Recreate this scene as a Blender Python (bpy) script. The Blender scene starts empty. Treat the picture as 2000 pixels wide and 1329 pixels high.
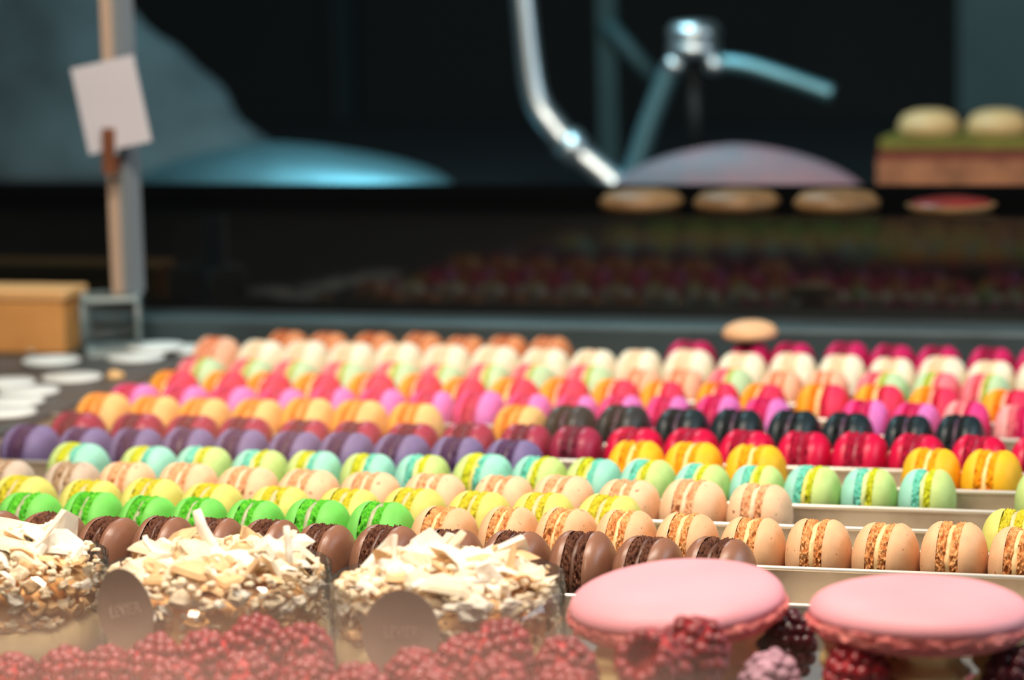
import bpy, math, random
from mathutils import Vector, Matrix, noise as mnoise

R = random.Random(7)
PI = math.pi
SC = bpy.context.scene
COL = SC.collection

# ------------------------------------------------------------------ camera
cam_d = bpy.data.cameras.new('camera')
cam = bpy.data.objects.new('camera', cam_d)
COL.objects.link(cam)
SC.camera = cam
YAW, PITCH, ROLL = -0.295672, 0.139867, -0.024659
Fw = Vector((math.sin(YAW)*math.cos(PITCH), math.cos(YAW)*math.cos(PITCH), -math.sin(PITCH)))
Rt = Vector((math.cos(YAW), -math.sin(YAW), 0))
Up = Rt.cross(Fw)
r2 = Rt*math.cos(ROLL) + Up*math.sin(ROLL)
u2 = Up*math.cos(ROLL) - Rt*math.sin(ROLL)
M = Matrix((r2, u2, -Fw)).transposed().to_4x4()
M.translation = Vector((0.739569, -1.199205, 0.302959))
cam.matrix_world = M
cam_d.sensor_width = 36.0
cam_d.lens = 104.874
cam_d.clip_start = 0.02
cam_d.clip_end = 100
cam_d.dof.use_dof = True
cam_d.dof.focus_distance = 1.31
cam_d.dof.aperture_fstop = 6.8
cam_d.dof.aperture_blades = 7

# ------------------------------------------------------------------ world, lights, exposure
w = bpy.data.worlds.new('world')
SC.world = w
w.use_nodes = True
w.node_tree.nodes['Background'].inputs[0].default_value = (0.45, 0.62, 0.75, 1)
w.node_tree.nodes['Background'].inputs[1].default_value = 0.05

SC.view_settings.view_transform = 'Standard'
SC.view_settings.look = 'None'
SC.view_settings.gamma = 1.0
SC.view_settings.exposure = 0.0
SC.view_settings.use_curve_mapping = False
SC.cycles.max_bounces = 8
SC.cycles.transparent_max_bounces = 16
SC.cycles.use_denoising = True
SC.cycles.caustics_reflective = False
SC.cycles.caustics_refractive = False
SC.cycles.sample_clamp_indirect = 4.0


def aim(o, target):
    d = Vector(target) - o.location
    o.rotation_euler = d.to_track_quat('-Z', 'Y').to_euler()


def area(name, loc, target, sx, sy, power, col):
    l = bpy.data.lights.new(name, 'AREA')
    l.shape = 'RECTANGLE'
    l.size, l.size_y = sx, sy
    l.energy = power
    l.color = col
    o = bpy.data.objects.new(name, l)
    COL.objects.link(o)
    o.location = loc
    aim(o, target)
    return o


def spot(name, loc, target, power, col, angle, blend, radius=0.05):
    l = bpy.data.lights.new(name, 'SPOT')
    l.energy = power
    l.color = col
    l.spot_size = angle
    l.spot_blend = blend
    l.shadow_soft_size = radius
    o = bpy.data.objects.new(name, l)
    COL.objects.link(o)
    o.location = loc
    aim(o, target)
    return o


# warm strip lamp under the roof of the case, cool daylight from the shop window at the right
area('case_lamp', (0.38, -0.08, 0.92), (0.36, 0.20, 0.0), 0.9, 0.08, 17.5, (1.0, 0.87, 0.73))
area('window_daylight', (1.55, 0.45, 0.55), (0.35, 0.2, 0.02), 0.7, 0.5, 7.0, (0.72, 0.88, 1.0))
# added fill from the customers' side, to brighten the fronts
area('front_fill', (0.15, -1.25, 1.25), (0.38, 0.25, 0.0), 0.25, 0.25, 12.0, (1.0, 0.82, 0.64))
# cool work lamp over the kitchen counter behind the case
area('kitchen_lamp', (-0.05, 1.05, 0.85), (0.08, 1.38, 0.1), 0.35, 0.12, 7.5, (0.50, 0.88, 1.0))
# added spots on the unseen floor, to reflect as haze in the front glass
spot('veil_spot_near', (-1.05, -3.0, 2.2), (-1.10, -3.22, -0.9), 3300.0, (1.0, 0.86, 0.80), math.radians(45), 0.75)
spot('veil_spot_far', (-1.85, -5.6, 2.2), (-1.92, -6.4, -0.9), 2300.0, (1.0, 0.66, 0.40), math.radians(38), 1.0)

# ------------------------------------------------------------------ material helpers


def mat(name, col, rough=0.5, spec=0.5, metal=0.0, var=0.0, vscale=60.0, bump=0.0, bscale=400.0,
        speck=None, sscale=250.0, sthr=0.68, sss=0.0, coat=0.0, col2=None, detail=3.0):
    m = bpy.data.materials.new(name)
    m.use_nodes = True
    nt = m.node_tree
    b = nt.nodes['Principled BSDF']
    b.inputs['Roughness'].default_value = rough
    b.inputs['Specular IOR Level'].default_value = spec
    b.inputs['Metallic'].default_value = metal
    if sss:
        b.inputs['Subsurface Weight'].default_value = sss
        b.inputs['Subsurface Radius'].default_value = (0.004, 0.002, 0.001)
        b.inputs['Subsurface Scale'].default_value = 1.0
    if coat:
        b.inputs['Coat Weight'].default_value = coat
        b.inputs['Coat Roughness'].default_value = 0.1
    tc = nt.nodes.new('ShaderNodeTexCoord')
    base = None
    c4 = (col[0], col[1], col[2], 1)
    if var > 0 or col2:
        n = nt.nodes.new('ShaderNodeTexNoise')
        n.inputs['Scale'].default_value = vscale
        n.inputs['Detail'].default_value = detail
        nt.links.new(tc.outputs['Object'], n.inputs['Vector'])
        rp = nt.nodes.new('ShaderNodeValToRGB')
        lo = col2 if col2 else tuple(x*(1-var) for x in col)
        hi = tuple(min(1, x*(1+var*0.5)) for x in col)
        rp.color_ramp.elements[0].position = 0.35
        rp.color_ramp.elements[1].position = 0.65
        rp.color_ramp.elements[0].color = (lo[0], lo[1], lo[2], 1)
        rp.color_ramp.elements[1].color = (hi[0], hi[1], hi[2], 1)
        nt.links.new(n.outputs['Fac'], rp.inputs['Fac'])
        base = rp.outputs['Color']
    if speck:
        n = nt.nodes.new('ShaderNodeTexNoise')
        n.inputs['Scale'].default_value = sscale
        n.inputs['Detail'].default_value = 2.0
        nt.links.new(tc.outputs['Object'], n.inputs['Vector'])
        rp = nt.nodes.new('ShaderNodeValToRGB')
        rp.color_ramp.elements[0].position = sthr
        rp.color_ramp.elements[1].position = sthr + 0.04
        nt.links.new(n.outputs['Fac'], rp.inputs['Fac'])
        mx = nt.nodes.new('ShaderNodeMix')
        mx.data_type = 'RGBA'
        nt.links.new(rp.outputs['Color'], mx.inputs[0])
        if base:
            nt.links.new(base, mx.inputs[6])
        else:
            mx.inputs[6].default_value = c4
        mx.inputs[7].default_value = (speck[0], speck[1], speck[2], 1)
        base = mx.outputs[2]
    if base:
        nt.links.new(base, b.inputs['Base Color'])
    else:
        b.inputs['Base Color'].default_value = c4
    if bump > 0:
        n = nt.nodes.new('ShaderNodeTexNoise')
        n.inputs['Scale'].default_value = bscale
        n.inputs['Detail'].default_value = 3.0
        nt.links.new(tc.outputs['Object'], n.inputs['Vector'])
        bm = nt.nodes.new('ShaderNodeBump')
        bm.inputs['Strength'].default_value = bump
        bm.inputs['Distance'].default_value = 0.0005
        nt.links.new(n.outputs['Fac'], bm.inputs['Height'])
        nt.links.new(bm.outputs['Normal'], b.inputs['Normal'])
    return m


def s(r, g, b):
    f = lambda c: ((c/255+0.055)/1.055)**2.4 if c > 10 else c/255/12.92
    return (f(r), f(g), f(b))


def clear_film(name, tint, rough, extra=0.0, ior=1.5):
    m = bpy.data.materials.new(name)
    m.use_nodes = True
    nt = m.node_tree
    nt.nodes.clear()
    out = nt.nodes.new('ShaderNodeOutputMaterial')
    tr = nt.nodes.new('ShaderNodeBsdfTransparent')
    tr.inputs[0].default_value = (tint[0], tint[1], tint[2], 1)
    gl = nt.nodes.new('ShaderNodeBsdfGlossy')
    gl.inputs['Roughness'].default_value = rough
    lw = nt.nodes.new('ShaderNodeLayerWeight')   # Schlick reflectance, the same from both sides of a thin sheet
    lw.inputs[0].default_value = 0.5
    pw = nt.nodes.new('ShaderNodeMath')
    pw.operation = 'POWER'
    pw.inputs[1].default_value = 5.0
    nt.links.new(lw.outputs['Facing'], pw.inputs[0])
    f0 = ((ior-1)/(ior+1))**2
    fr = nt.nodes.new('ShaderNodeMath')
    fr.operation = 'MULTIPLY'
    fr.inputs[1].default_value = 1-f0
    nt.links.new(pw.outputs[0], fr.inputs[0])
    ad = nt.nodes.new('ShaderNodeMath')
    ad.inputs[1].default_value = f0 + extra
    mx = nt.nodes.new('ShaderNodeMixShader')
    nt.links.new(fr.outputs[0], ad.inputs[0])
    nt.links.new(ad.outputs[0], mx.inputs[0])
    nt.links.new(tr.outputs[0], mx.inputs[1])
    nt.links.new(gl.outputs[0], mx.inputs[2])
    nt.links.new(mx.outputs[0], out.inputs[0])
    return m


def glass_mat(name, col):
    m = bpy.data.materials.new(name)
    m.use_nodes = True
    b = m.node_tree.nodes['Principled BSDF']
    b.inputs['Base Color'].default_value = (col[0], col[1], col[2], 1)
    b.inputs['Roughness'].default_value = 0.03
    b.inputs['Transmission Weight'].default_value = 1.0
    b.inputs['IOR'].default_value = 1.48
    return m


def brushed(name, col, rough, scale=(4, 500, 500)):
    m = mat(name, col, rough, metal=0.85)
    nt = m.node_tree
    b = nt.nodes['Principled BSDF']
    tc = nt.nodes.new('ShaderNodeTexCoord')
    mp = nt.nodes.new('ShaderNodeMapping')
    mp.inputs['Scale'].default_value = scale
    n = nt.nodes.new('ShaderNodeTexNoise')
    n.inputs['Scale'].default_value = 3.0
    n.inputs['Detail'].default_value = 5.0
    nt.links.new(tc.outputs['Object'], mp.inputs[0])
    nt.links.new(mp.outputs[0], n.inputs['Vector'])
    rp = nt.nodes.new('ShaderNodeMapRange')
    rp.inputs[3].default_value = rough-0.08
    rp.inputs[4].default_value = rough+0.16
    nt.links.new(n.outputs['Fac'], rp.inputs[0])
    nt.links.new(rp.outputs[0], b.inputs['Roughness'])
    n2 = nt.nodes.new('ShaderNodeTexNoise')
    n2.inputs['Scale'].default_value = 38.0
    n2.inputs['Detail'].default_value = 6.0
    nt.links.new(tc.outputs['Object'], n2.inputs['Vector'])
    cr = nt.nodes.new('ShaderNodeValToRGB')
    cr.color_ramp.elements[0].position = 0.3
    cr.color_ramp.elements[1].position = 0.6
    cr.color_ramp.elements[0].color = (col[0]*0.72, col[1]*0.68, col[2]*0.64, 1)
    cr.color_ramp.elements[1].color = (col[0], col[1], col[2], 1)
    nt.links.new(n2.outputs['Fac'], cr.inputs['Fac'])
    nt.links.new(cr.outputs[0], b.inputs['Base Color'])
    bm = nt.nodes.new('ShaderNodeBump')
    bm.inputs['Strength'].default_value = 0.15
    bm.inputs['Distance'].default_value = 0.0003
    nt.links.new(n.outputs['Fac'], bm.inputs['Height'])
    nt.links.new(bm.outputs['Normal'], b.inputs['Normal'])
    return m


# ------------------------------------------------------------------ mesh helpers


class MB:
    def __init__(self):
        self.v, self.f = [], []

    def add(self, vs, fs):
        o = len(self.v)
        self.v += [tuple(p) for p in vs]
        self.f += [tuple(i+o for i in f) for f in fs]
        return self

    def box(self, x0, x1, y0, y1, z0, z1, rot=None, at=None):
        vs = [Vector((x, y, z)) for x in (x0, x1) for y in (y0, y1) for z in (z0, z1)]
        if rot is not None:
            vs = [rot @ p for p in vs]
        if at is not None:
            vs = [p + Vector(at) for p in vs]
        return self.add(vs, [(0, 1, 3, 2), (4, 6, 7, 5), (0, 4, 5, 1), (2, 3, 7, 6), (0, 2, 6, 4), (1, 5, 7, 3)])

    def grid(self, rows, close_u=True, cap0=False, cap1=False):
        n, k = len(rows), len(rows[0])
        vs = [p for r in rows for p in r]
        fs = []
        for i in range(n-1):
            for j in range(k if close_u else k-1):
                j2 = (j+1) % k
                fs.append((i*k+j, i*k+j2, (i+1)*k+j2, (i+1)*k+j))
        if cap0:
            fs.append(tuple(reversed(range(k))))
        if cap1:
            fs.append(tuple((n-1)*k+j for j in range(k)))
        return self.add(vs, fs)

    def lathe(self, prof, seg=48, at=(0, 0, 0), fn=None, cap0=True, cap1=True):
        rows = []
        for (r, z) in prof:
            row = []
            for j in range(seg):
                a = 2*PI*j/seg
                p = Vector((r*math.cos(a), r*math.sin(a), z))
                if fn:
                    p = fn(p, a)
                row.append(p + Vector(at))
            rows.append(row)
        return self.grid(rows, True, cap0, cap1)

    def tube(self, pts, rad, seg=16):
        pts = [Vector(p) for p in pts]
        rows = []
        up = Vector((0.123, 0.31, 0.94)).normalized()
        for i, p in enumerate(pts):
            t = (pts[min(i+1, len(pts)-1)] - pts[max(i-1, 0)]).normalized()
            a = t.cross(up)
            if a.length < 1e-4:
                a = t.cross(Vector((1, 0, 0)))
            a.normalize()
            b = t.cross(a)
            rr = rad[i] if isinstance(rad, (list, tuple)) else rad
            rows.append([p + (a*math.cos(2*PI*j/seg) + b*math.sin(2*PI*j/seg))*rr for j in range(seg)])
        return self.grid(rows, True, True, True)

    def mesh(self, name, smooth=True):
        me = bpy.data.meshes.new(name)
        me.from_pydata(self.v, [], self.f)
        me.validate()
        if smooth:
            me.polygons.foreach_set('use_smooth', [True]*len(me.polygons))
        me.update()
        return me


def fix_normals(me):
    import bmesh
    bm = bmesh.new()
    bm.from_mesh(me)
    bmesh.ops.recalc_face_normals(bm, faces=bm.faces)
    bm.to_mesh(me)
    bm.free()
    return me


def obj(name, me, m=None, parent=None, loc=(0, 0, 0), rot=(0, 0, 0), scale=(1, 1, 1), label=None):
    o = bpy.data.objects.new(name, me)
    COL.objects.link(o)
    o.location, o.rotation_euler, o.scale = loc, rot, scale
    if m is not None:
        if len(me.materials) == 0:
            me.materials.append(None)
        o.material_slots[0].link = 'OBJECT'
        o.material_slots[0].material = m
    if parent is not None:
        o.parent = parent
    if label:
        o['label'] = label
    return o


def tag(o, label, cat, group=None):
    o['label'] = label
    o['category'] = cat
    if group:
        o['group'] = group
    return o


def empty(name, label, cat, loc=(0, 0, 0), rot=(0, 0, 0), scale=(1, 1, 1), group=None):
    o = bpy.data.objects.new(name, None)
    COL.objects.link(o)
    o.empty_display_size = 0.01
    o.location, o.rotation_euler, o.scale = loc, rot, scale
    return tag(o, label, cat, group)


def bevel(o, width, seg=2):
    b = o.modifiers.new('bevel', 'BEVEL')
    b.width = width
    b.segments = seg
    b.limit_method = 'ANGLE'
    return o


def struct(o):
    o['kind'] = 'structure'
    return o


def nz(p, f, seed=0.0):
    return mnoise.noise(Vector((p[0]*f+seed, p[1]*f+seed*1.7, p[2]*f-seed)))


ORD = ['first', 'second', 'third', 'fourth', 'fifth', 'sixth', 'seventh', 'eighth', 'ninth', 'tenth',
       'eleventh', 'twelfth', 'thirteenth', 'fourteenth', 'fifteenth', 'sixteenth', 'seventeenth', 'eighteenth']

# ------------------------------------------------------------------ setting
M_slate = mat('slate', s(66, 74, 78), 0.42, 0.4, var=0.35, vscale=30, bump=0.15, bscale=120)
M_shelf = mat('shelf_stone', s(92, 96, 100), 0.5, 0.4, var=0.3, vscale=25, bump=0.2, bscale=200)
M_black = mat('black_glass', (0.0035, 0.0035, 0.0035), 0.06, 0.55)
M_matte = mat('matte_black', (0.002, 0.002, 0.002), 1.0, 0.0)
M_ledge = mat('ledge_steel', s(66, 80, 84), 0.5, 0.3, metal=0.3, var=0.2, vscale=20)
M_alu = brushed('aluminium', (0.78, 0.68, 0.56), 0.36)
M_edge = mat('polished_edge', (0.95, 0.88, 0.78), 0.42, metal=0.55)
M_wall = mat('dark_wall', s(14, 17, 18), 0.8, 0.2, var=0.3, vscale=3)
M_counter = mat('dark_counter', s(12, 16, 18), 0.5, 0.3)
M_stone = mat('floor_stone', s(190, 165, 145), 0.75, 0.3, var=0.25, vscale=3.0, bump=0.2, bscale=40)
M_case = mat('case_body', s(40, 38, 36), 0.5, 0.4, var=0.2, vscale=12)
M_pane = clear_film('front_glass', (0.985, 0.99, 0.985), 0.0)

o = struct(obj('floor', MB().box(-7, 5, -12, 3.2, -0.95, -0.9).mesh('floor', False), M_stone))
o = struct(obj('wall_back', MB().box(-3.5, 4, 2.6, 2.7, -0.9, 2.4).mesh('wall_back', False), M_wall))
o = struct(obj('window_1', MB().box(-1.1, 1.7, -0.281, -0.275, 0.0, 0.62).mesh('window_1', False), M_pane))
o = obj('display_case', MB().box(-1.1, 1.7, -0.30, 0.74, -0.9, 0.0).mesh('case', False), M_shelf)
tag(o, 'grey stone base of the pastry display case under all the trays', 'display case')
bevel(o, 0.003)
o = obj('slate_board', MB().box(-0.95, -0.034, -0.1, 0.655, 0.0, 0.02).mesh('slate_board', False), M_slate)
tag(o, 'dark slate board beside the macaron trays carrying the white discs', 'board')
bevel(o, 0.002)
o = obj('steel_ledge', MB().box(-0.95, 1.6, 0.660, 0.712, 0.0, 0.040).mesh('steel_ledge', False), M_ledge)
tag(o, 'grey steel ledge running behind the last tray below black panel', 'ledge')
bevel(o, 0.003)
o = obj('rear_mirror', MB().box(-1.05, 1.65, 0.7125, 0.722, 0.0, 0.1065).mesh('rear_mirror', False), M_black)
tag(o, 'glossy black panel behind the ledge mirroring the macaron rows', 'mirror')
o = obj('black_shelf', MB().box(-1.05, 1.65, 0.7225, 0.792, 0.0, 0.1045).mesh('black_shelf', False), M_matte)
tag(o, 'matte black step above the mirroring panel, carrying golden rounds', 'shelf')
o = obj('black_backboard', MB().box(-1.05, 1.65, 0.7925, 0.799, 0.0, 0.1195).mesh('black_backboard', False), M_matte)
tag(o, 'low matte black board closing the rear of the case behind golden rounds', 'board')
o = obj('kitchen_counter', MB().box(-2.0, 2.0, 0.80, 2.2, -0.9, 0.070).mesh('kitchen_counter', False), M_counter)
tag(o, 'dark kitchen counter behind the black panel of the case', 'counter')

# ------------------------------------------------------------------ trays
LIPV = [-0.011, 0.058, 0.101, 0.1469, 0.1959, 0.2449, 0.2938, 0.3428, 0.3918, 0.4407, 0.4897, 0.5387, 0.5877, 0.6366]
HEAD = ['chocolate', 'lime green and hazelnut', 'pistachio', 'peach', 'mint and lime', 'lilac and yellow',
        'maroon and crimson', 'apricot and black', 'magenta', 'orange and red', 'pink and pale green', 'white', 'tan and raspberry']
for k in range(13):
    v0, v1 = LIPV[k], LIPV[k+1]
    x0, x1 = -0.031, 0.72
    t = empty('metal_tray', 'long brushed aluminium tray holding the %s macaron row' % HEAD[k], 'tray',
              (0, v0, 0), group='aluminium trays side by side on the shelf')
    o = obj('floor_plate', MB().box(x0, x1, 0.0019, v1-v0-0.0006, 0.0, 0.0012).mesh('floor_plate', False), M_alu, t)
    o = obj('front_lip', MB().box(x0, x1, 0.0, 0.0017, 0.0, 0.0190).mesh('front_lip', False), M_alu, t)
    # rolled bright rim on top of the lip
    prof = [(-0.0010 + 0.0015*1 + 0.0013*math.cos(a), 0.0189 + 0.0011*math.sin(a)) for a in [2*PI*i/12 for i in range(12)]]
    rows = [[Vector((x, p[0], p[1])) for p in prof] for x in (x0, x1)]
    obj('rolled_rim', MB().grid(rows, True, True, True).mesh('rolled_rim'), M_edge, t)
    obj('end_cheek', MB().box(x0, x0+0.0015, 0.0030, v1-v0-0.001, 0.0012, 0.017).mesh('end_cheek', False), M_alu, t)
    if k == 12:
        obj('rear_lip', MB().box(x0, x1, v1-v0-0.0005, v1-v0+0.001, 0.0, 0.019).mesh('rear_lip', False), M_alu, t)

# ------------------------------------------------------------------ macaron meshes (unit: rim radius 1 about the x axis)
# half thickness budget (unit of T=1): dome 0.30, foot 0.15, filling 0.10


def shell_mesh(seed, seg=56, n=12):
    rows = []
    for i in range(n+1):
        a = 0.5*PI*i/n
        x = 0.042 + 0.135 + 0.323*math.sin(a)**0.95 if i else 0.042+0.13
        r = max(0.001, math.cos(a)**0.80) if i < n else 0.02
        if i == 0:
            r = 0.975
        row = []
        for j in range(seg):
            t = 2*PI*j/seg
            p = Vector((x*1.6, math.cos(t)*r, math.sin(t)*r))
            d = 1 + 0.028*nz(p, 1.3, seed) + 0.006*nz(p, 5.0, seed)
            row.append(Vector((x + 0.010*nz(p, 1.8, seed+4)*(i/n), p[1]*d, p[2]*d)))
        rows.append(row)
    return MB().grid(rows, True, False, True).mesh('shell')


def foot_mesh(seed, seg=190, n=13, crumb=0.12, crater=0.26):
    rows = []
    for i in range(n+3):
        if i == 0:
            x, rb = 0.183, 0.80
        elif i == n+2:
            x, rb = 0.037, 0.70
        else:
            q = (i-1)/n
            x = 0.183 - 0.144*q
            rb = 0.945 + 0.035*math.sin(PI*q)
        row = []
        for j in range(seg):
            t = 2*PI*j/seg
            p = Vector((x*7, math.cos(t)*rb, math.sin(t)*rb))
            d = 0.0
            if 0 < i < n+2:
                a = nz(p, 9.0, seed)
                b = nz(p, 20.0, seed+9)
                c = nz(p, 3.2, seed+21)
                d = crumb*0.55*a + crumb*0.60*b - crater*max(0.0, abs(c)-0.22)*1.2 - crater*0.9*max(0.0, a-0.30)
                d = min(d, 0.05)
            dx = 0.012*nz(p, 6.0, seed+33) if 0 < i < n+2 else 0
            k = rb + d
            row.append(Vector((x+dx, math.cos(t)*k, math.sin(t)*k)))
        rows.append(row)
    return MB().grid(rows, True, True, True).mesh('foot')


def fill_mesh(seed, seg=64):
    rows = []
    for x, rb in ((-0.055, 0.7), (-0.05, 0.90), (-0.03, 0.935), (0.0, 0.95), (0.03, 0.935), (0.05, 0.90), (0.055, 0.7)):
        row = []
        for j in range(seg):
            t = 2*PI*j/seg
            p = Vector((x*3, math.cos(t), math.sin(t)))
            k = rb + 0.05*nz(p, 2.2, seed) + 0.02*nz(p, 7, seed)
            row.append(Vector((x, math.cos(t)*k, math.sin(t)*k)))
        rows.append(row)
    return MB().grid(rows, True, True, True).mesh('filling')


SHELLS = [fix_normals(shell_mesh(3.1*i+1)) for i in range(4)]
FEET = [fix_normals(foot_mesh(5.3*i+2)) for i in range(5)]
FILLS = [fix_normals(fill_mesh(7.7*i+3)) for i in range(3)]


def flavour(name, shell, foot, fill, speck=None, rough=0.56, crumb2=None, spec=0.32):
    a = mat(name+'_shell', shell, rough, spec, var=0.10, vscale=2.5, bump=0.12, bscale=30, speck=speck, sscale=9.0, sthr=0.70, sss=0.12)
    b = mat(name+'_foot', foot, 0.8, 0.25, col2=crumb2 or tuple(c*0.62 for c in foot), vscale=9.0, bump=0.5, bscale=30, detail=4)
    c = mat(name+'_filling', fill, 0.45, 0.5, var=0.1, vscale=6)
    return (a, b, c)


FL = {
    'chocolate': flavour('chocolate', s(150, 104, 82), s(112, 70, 50), s(98, 62, 48), rough=0.36, crumb2=s(70, 36, 24), spec=0.55),
    'hazelnut': flavour('hazelnut', s(236, 186, 142), s(236, 178, 118), s(244, 206, 150), speck=s(190, 120, 80), crumb2=s(196, 118, 62)),
    'green': flavour('green', s(122, 212, 96), s(106, 204, 52), s(176, 178, 140), crumb2=s(50, 160, 26)),
    'pistachio': flavour('pistachio', s(222, 216, 118), s(208, 200, 58), s(214, 196, 146), crumb2=s(190, 178, 26)),
    'peach': flavour('peach', s(244, 200, 162), s(238, 182, 138), s(246, 210, 176), speck=s(150, 92, 66), crumb2=s(206, 140, 98)),
    'greige': flavour('greige', s(206, 186, 168), s(186, 158, 128), s(214, 196, 176), speck=s(140, 104, 84), crumb2=s(150, 116, 90)),
    'mint': flavour('mint', s(158, 222, 204), s(132, 214, 194), s(214, 226, 160), crumb2=s(76, 190, 168)),
    'lime': flavour('lime', s(196, 222, 140), s(206, 212, 46), s(226, 214, 120), crumb2=s(176, 184, 22)),
    'lilac': flavour('lilac', s(116, 104, 152), s(78, 54, 100), s(70, 36, 72), crumb2=s(66, 38, 84)),
    'yellow': flavour('yellow', s(255, 190, 36), s(255, 178, 12), s(255, 222, 150), crumb2=s(240, 142, 0)),
    'maroon': flavour('maroon', s(160, 42, 78), s(126, 24, 60), s(90, 14, 42), rough=0.34, crumb2=s(86, 12, 40)),
    'crimson': flavour('crimson', s(214, 20, 70), s(188, 10, 60), s(150, 8, 50), rough=0.34, crumb2=s(140, 4, 42)),
    'apricot': flavour('apricot', s(250, 172, 76), s(244, 148, 40), s(240, 170, 90), crumb2=s(216, 112, 30)),
    'cream': flavour('cream', s(240, 192, 124), s(244, 150, 46), s(244, 180, 96), crumb2=s(216, 112, 30)),
    'black': flavour('black', s(34, 48, 54), s(24, 34, 38), s(70, 40, 66), rough=0.36, crumb2=s(12, 18, 20)),
    'magenta': flavour('magenta', s(232, 62, 138), s(212, 20, 96), s(196, 30, 84), crumb2=s(176, 10, 70)),
    'orchid': flavour('orchid', s(222, 120, 198), s(212, 40, 110), s(196, 30, 84), crumb2=s(176, 20, 80)),
    'blush': flavour('blush', s(240, 168, 168), s(232, 128, 138), s(236, 160, 160), crumb2=s(210, 100, 110)),
    'orange': flavour('orange', s(255, 168, 36), s(250, 142, 16), s(255, 214, 150), crumb2=s(226, 110, 8)),
    'red': flavour('red', s(232, 52, 92), s(214, 28, 66), s(240, 180, 160), crumb2=s(180, 14, 46)),
    'pink': flavour('pink', s(242, 130, 142), s(230, 98, 116), s(248, 190, 180), crumb2=s(206, 70, 90)),
    'palegreen': flavour('pale_green', s(194, 224, 178), s(190, 206, 72), s(240, 226, 180), crumb2=s(160, 176, 44)),
    'salmon': flavour('salmon', s(244, 186, 154), s(232, 146, 104), s(250, 214, 186), crumb2=s(210, 116, 74)),
    'white': flavour('white', s(250, 238, 214), s(250, 226, 196), s(248, 196, 164), crumb2=s(240, 206, 168)),
    'tan': flavour('tan', s(222, 142, 94), s(200, 108, 58), s(230, 160, 110), crumb2=s(168, 80, 40)),
    'raspberry': flavour('raspberry', s(206, 30, 98), s(170, 12, 70), s(140, 14, 60), crumb2=s(126, 6, 50)),
}
WORDS = {'chocolate': 'chocolate brown', 'hazelnut': 'hazelnut beige', 'green': 'bright lime green', 'pistachio': 'pistachio yellow',
         'peach': 'speckled peach', 'greige': 'speckled greyish beige', 'lilac': 'dusty lilac', 'yellow': 'golden yellow',
         'maroon': 'dark maroon', 'crimson': 'glossy crimson', 'apricot': 'apricot orange', 'black': 'charcoal black',
         'white': 'creamy white', 'tan': 'tan orange', 'raspberry': 'deep raspberry', 'salmon': 'pale salmon'}
SW = {'mint': 'mint', 'lime': 'lime', 'apricot': 'apricot', 'cream': 'cream', 'magenta': 'magenta', 'orchid': 'orchid',
      'blush': 'blush pink', 'orange': 'orange', 'red': 'red', 'pink': 'pink', 'palegreen': 'green'}
ROWNAME = ['front chocolate row', 'second front row', 'third front row', 'fourth front row',
           'mint and lime row', 'lilac and yellow row', 'maroon and crimson row', 'apricot row', 'magenta row',
           'orange and red row', 'pink and pale green row', 'tall white row', 'rearmost row']

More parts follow.
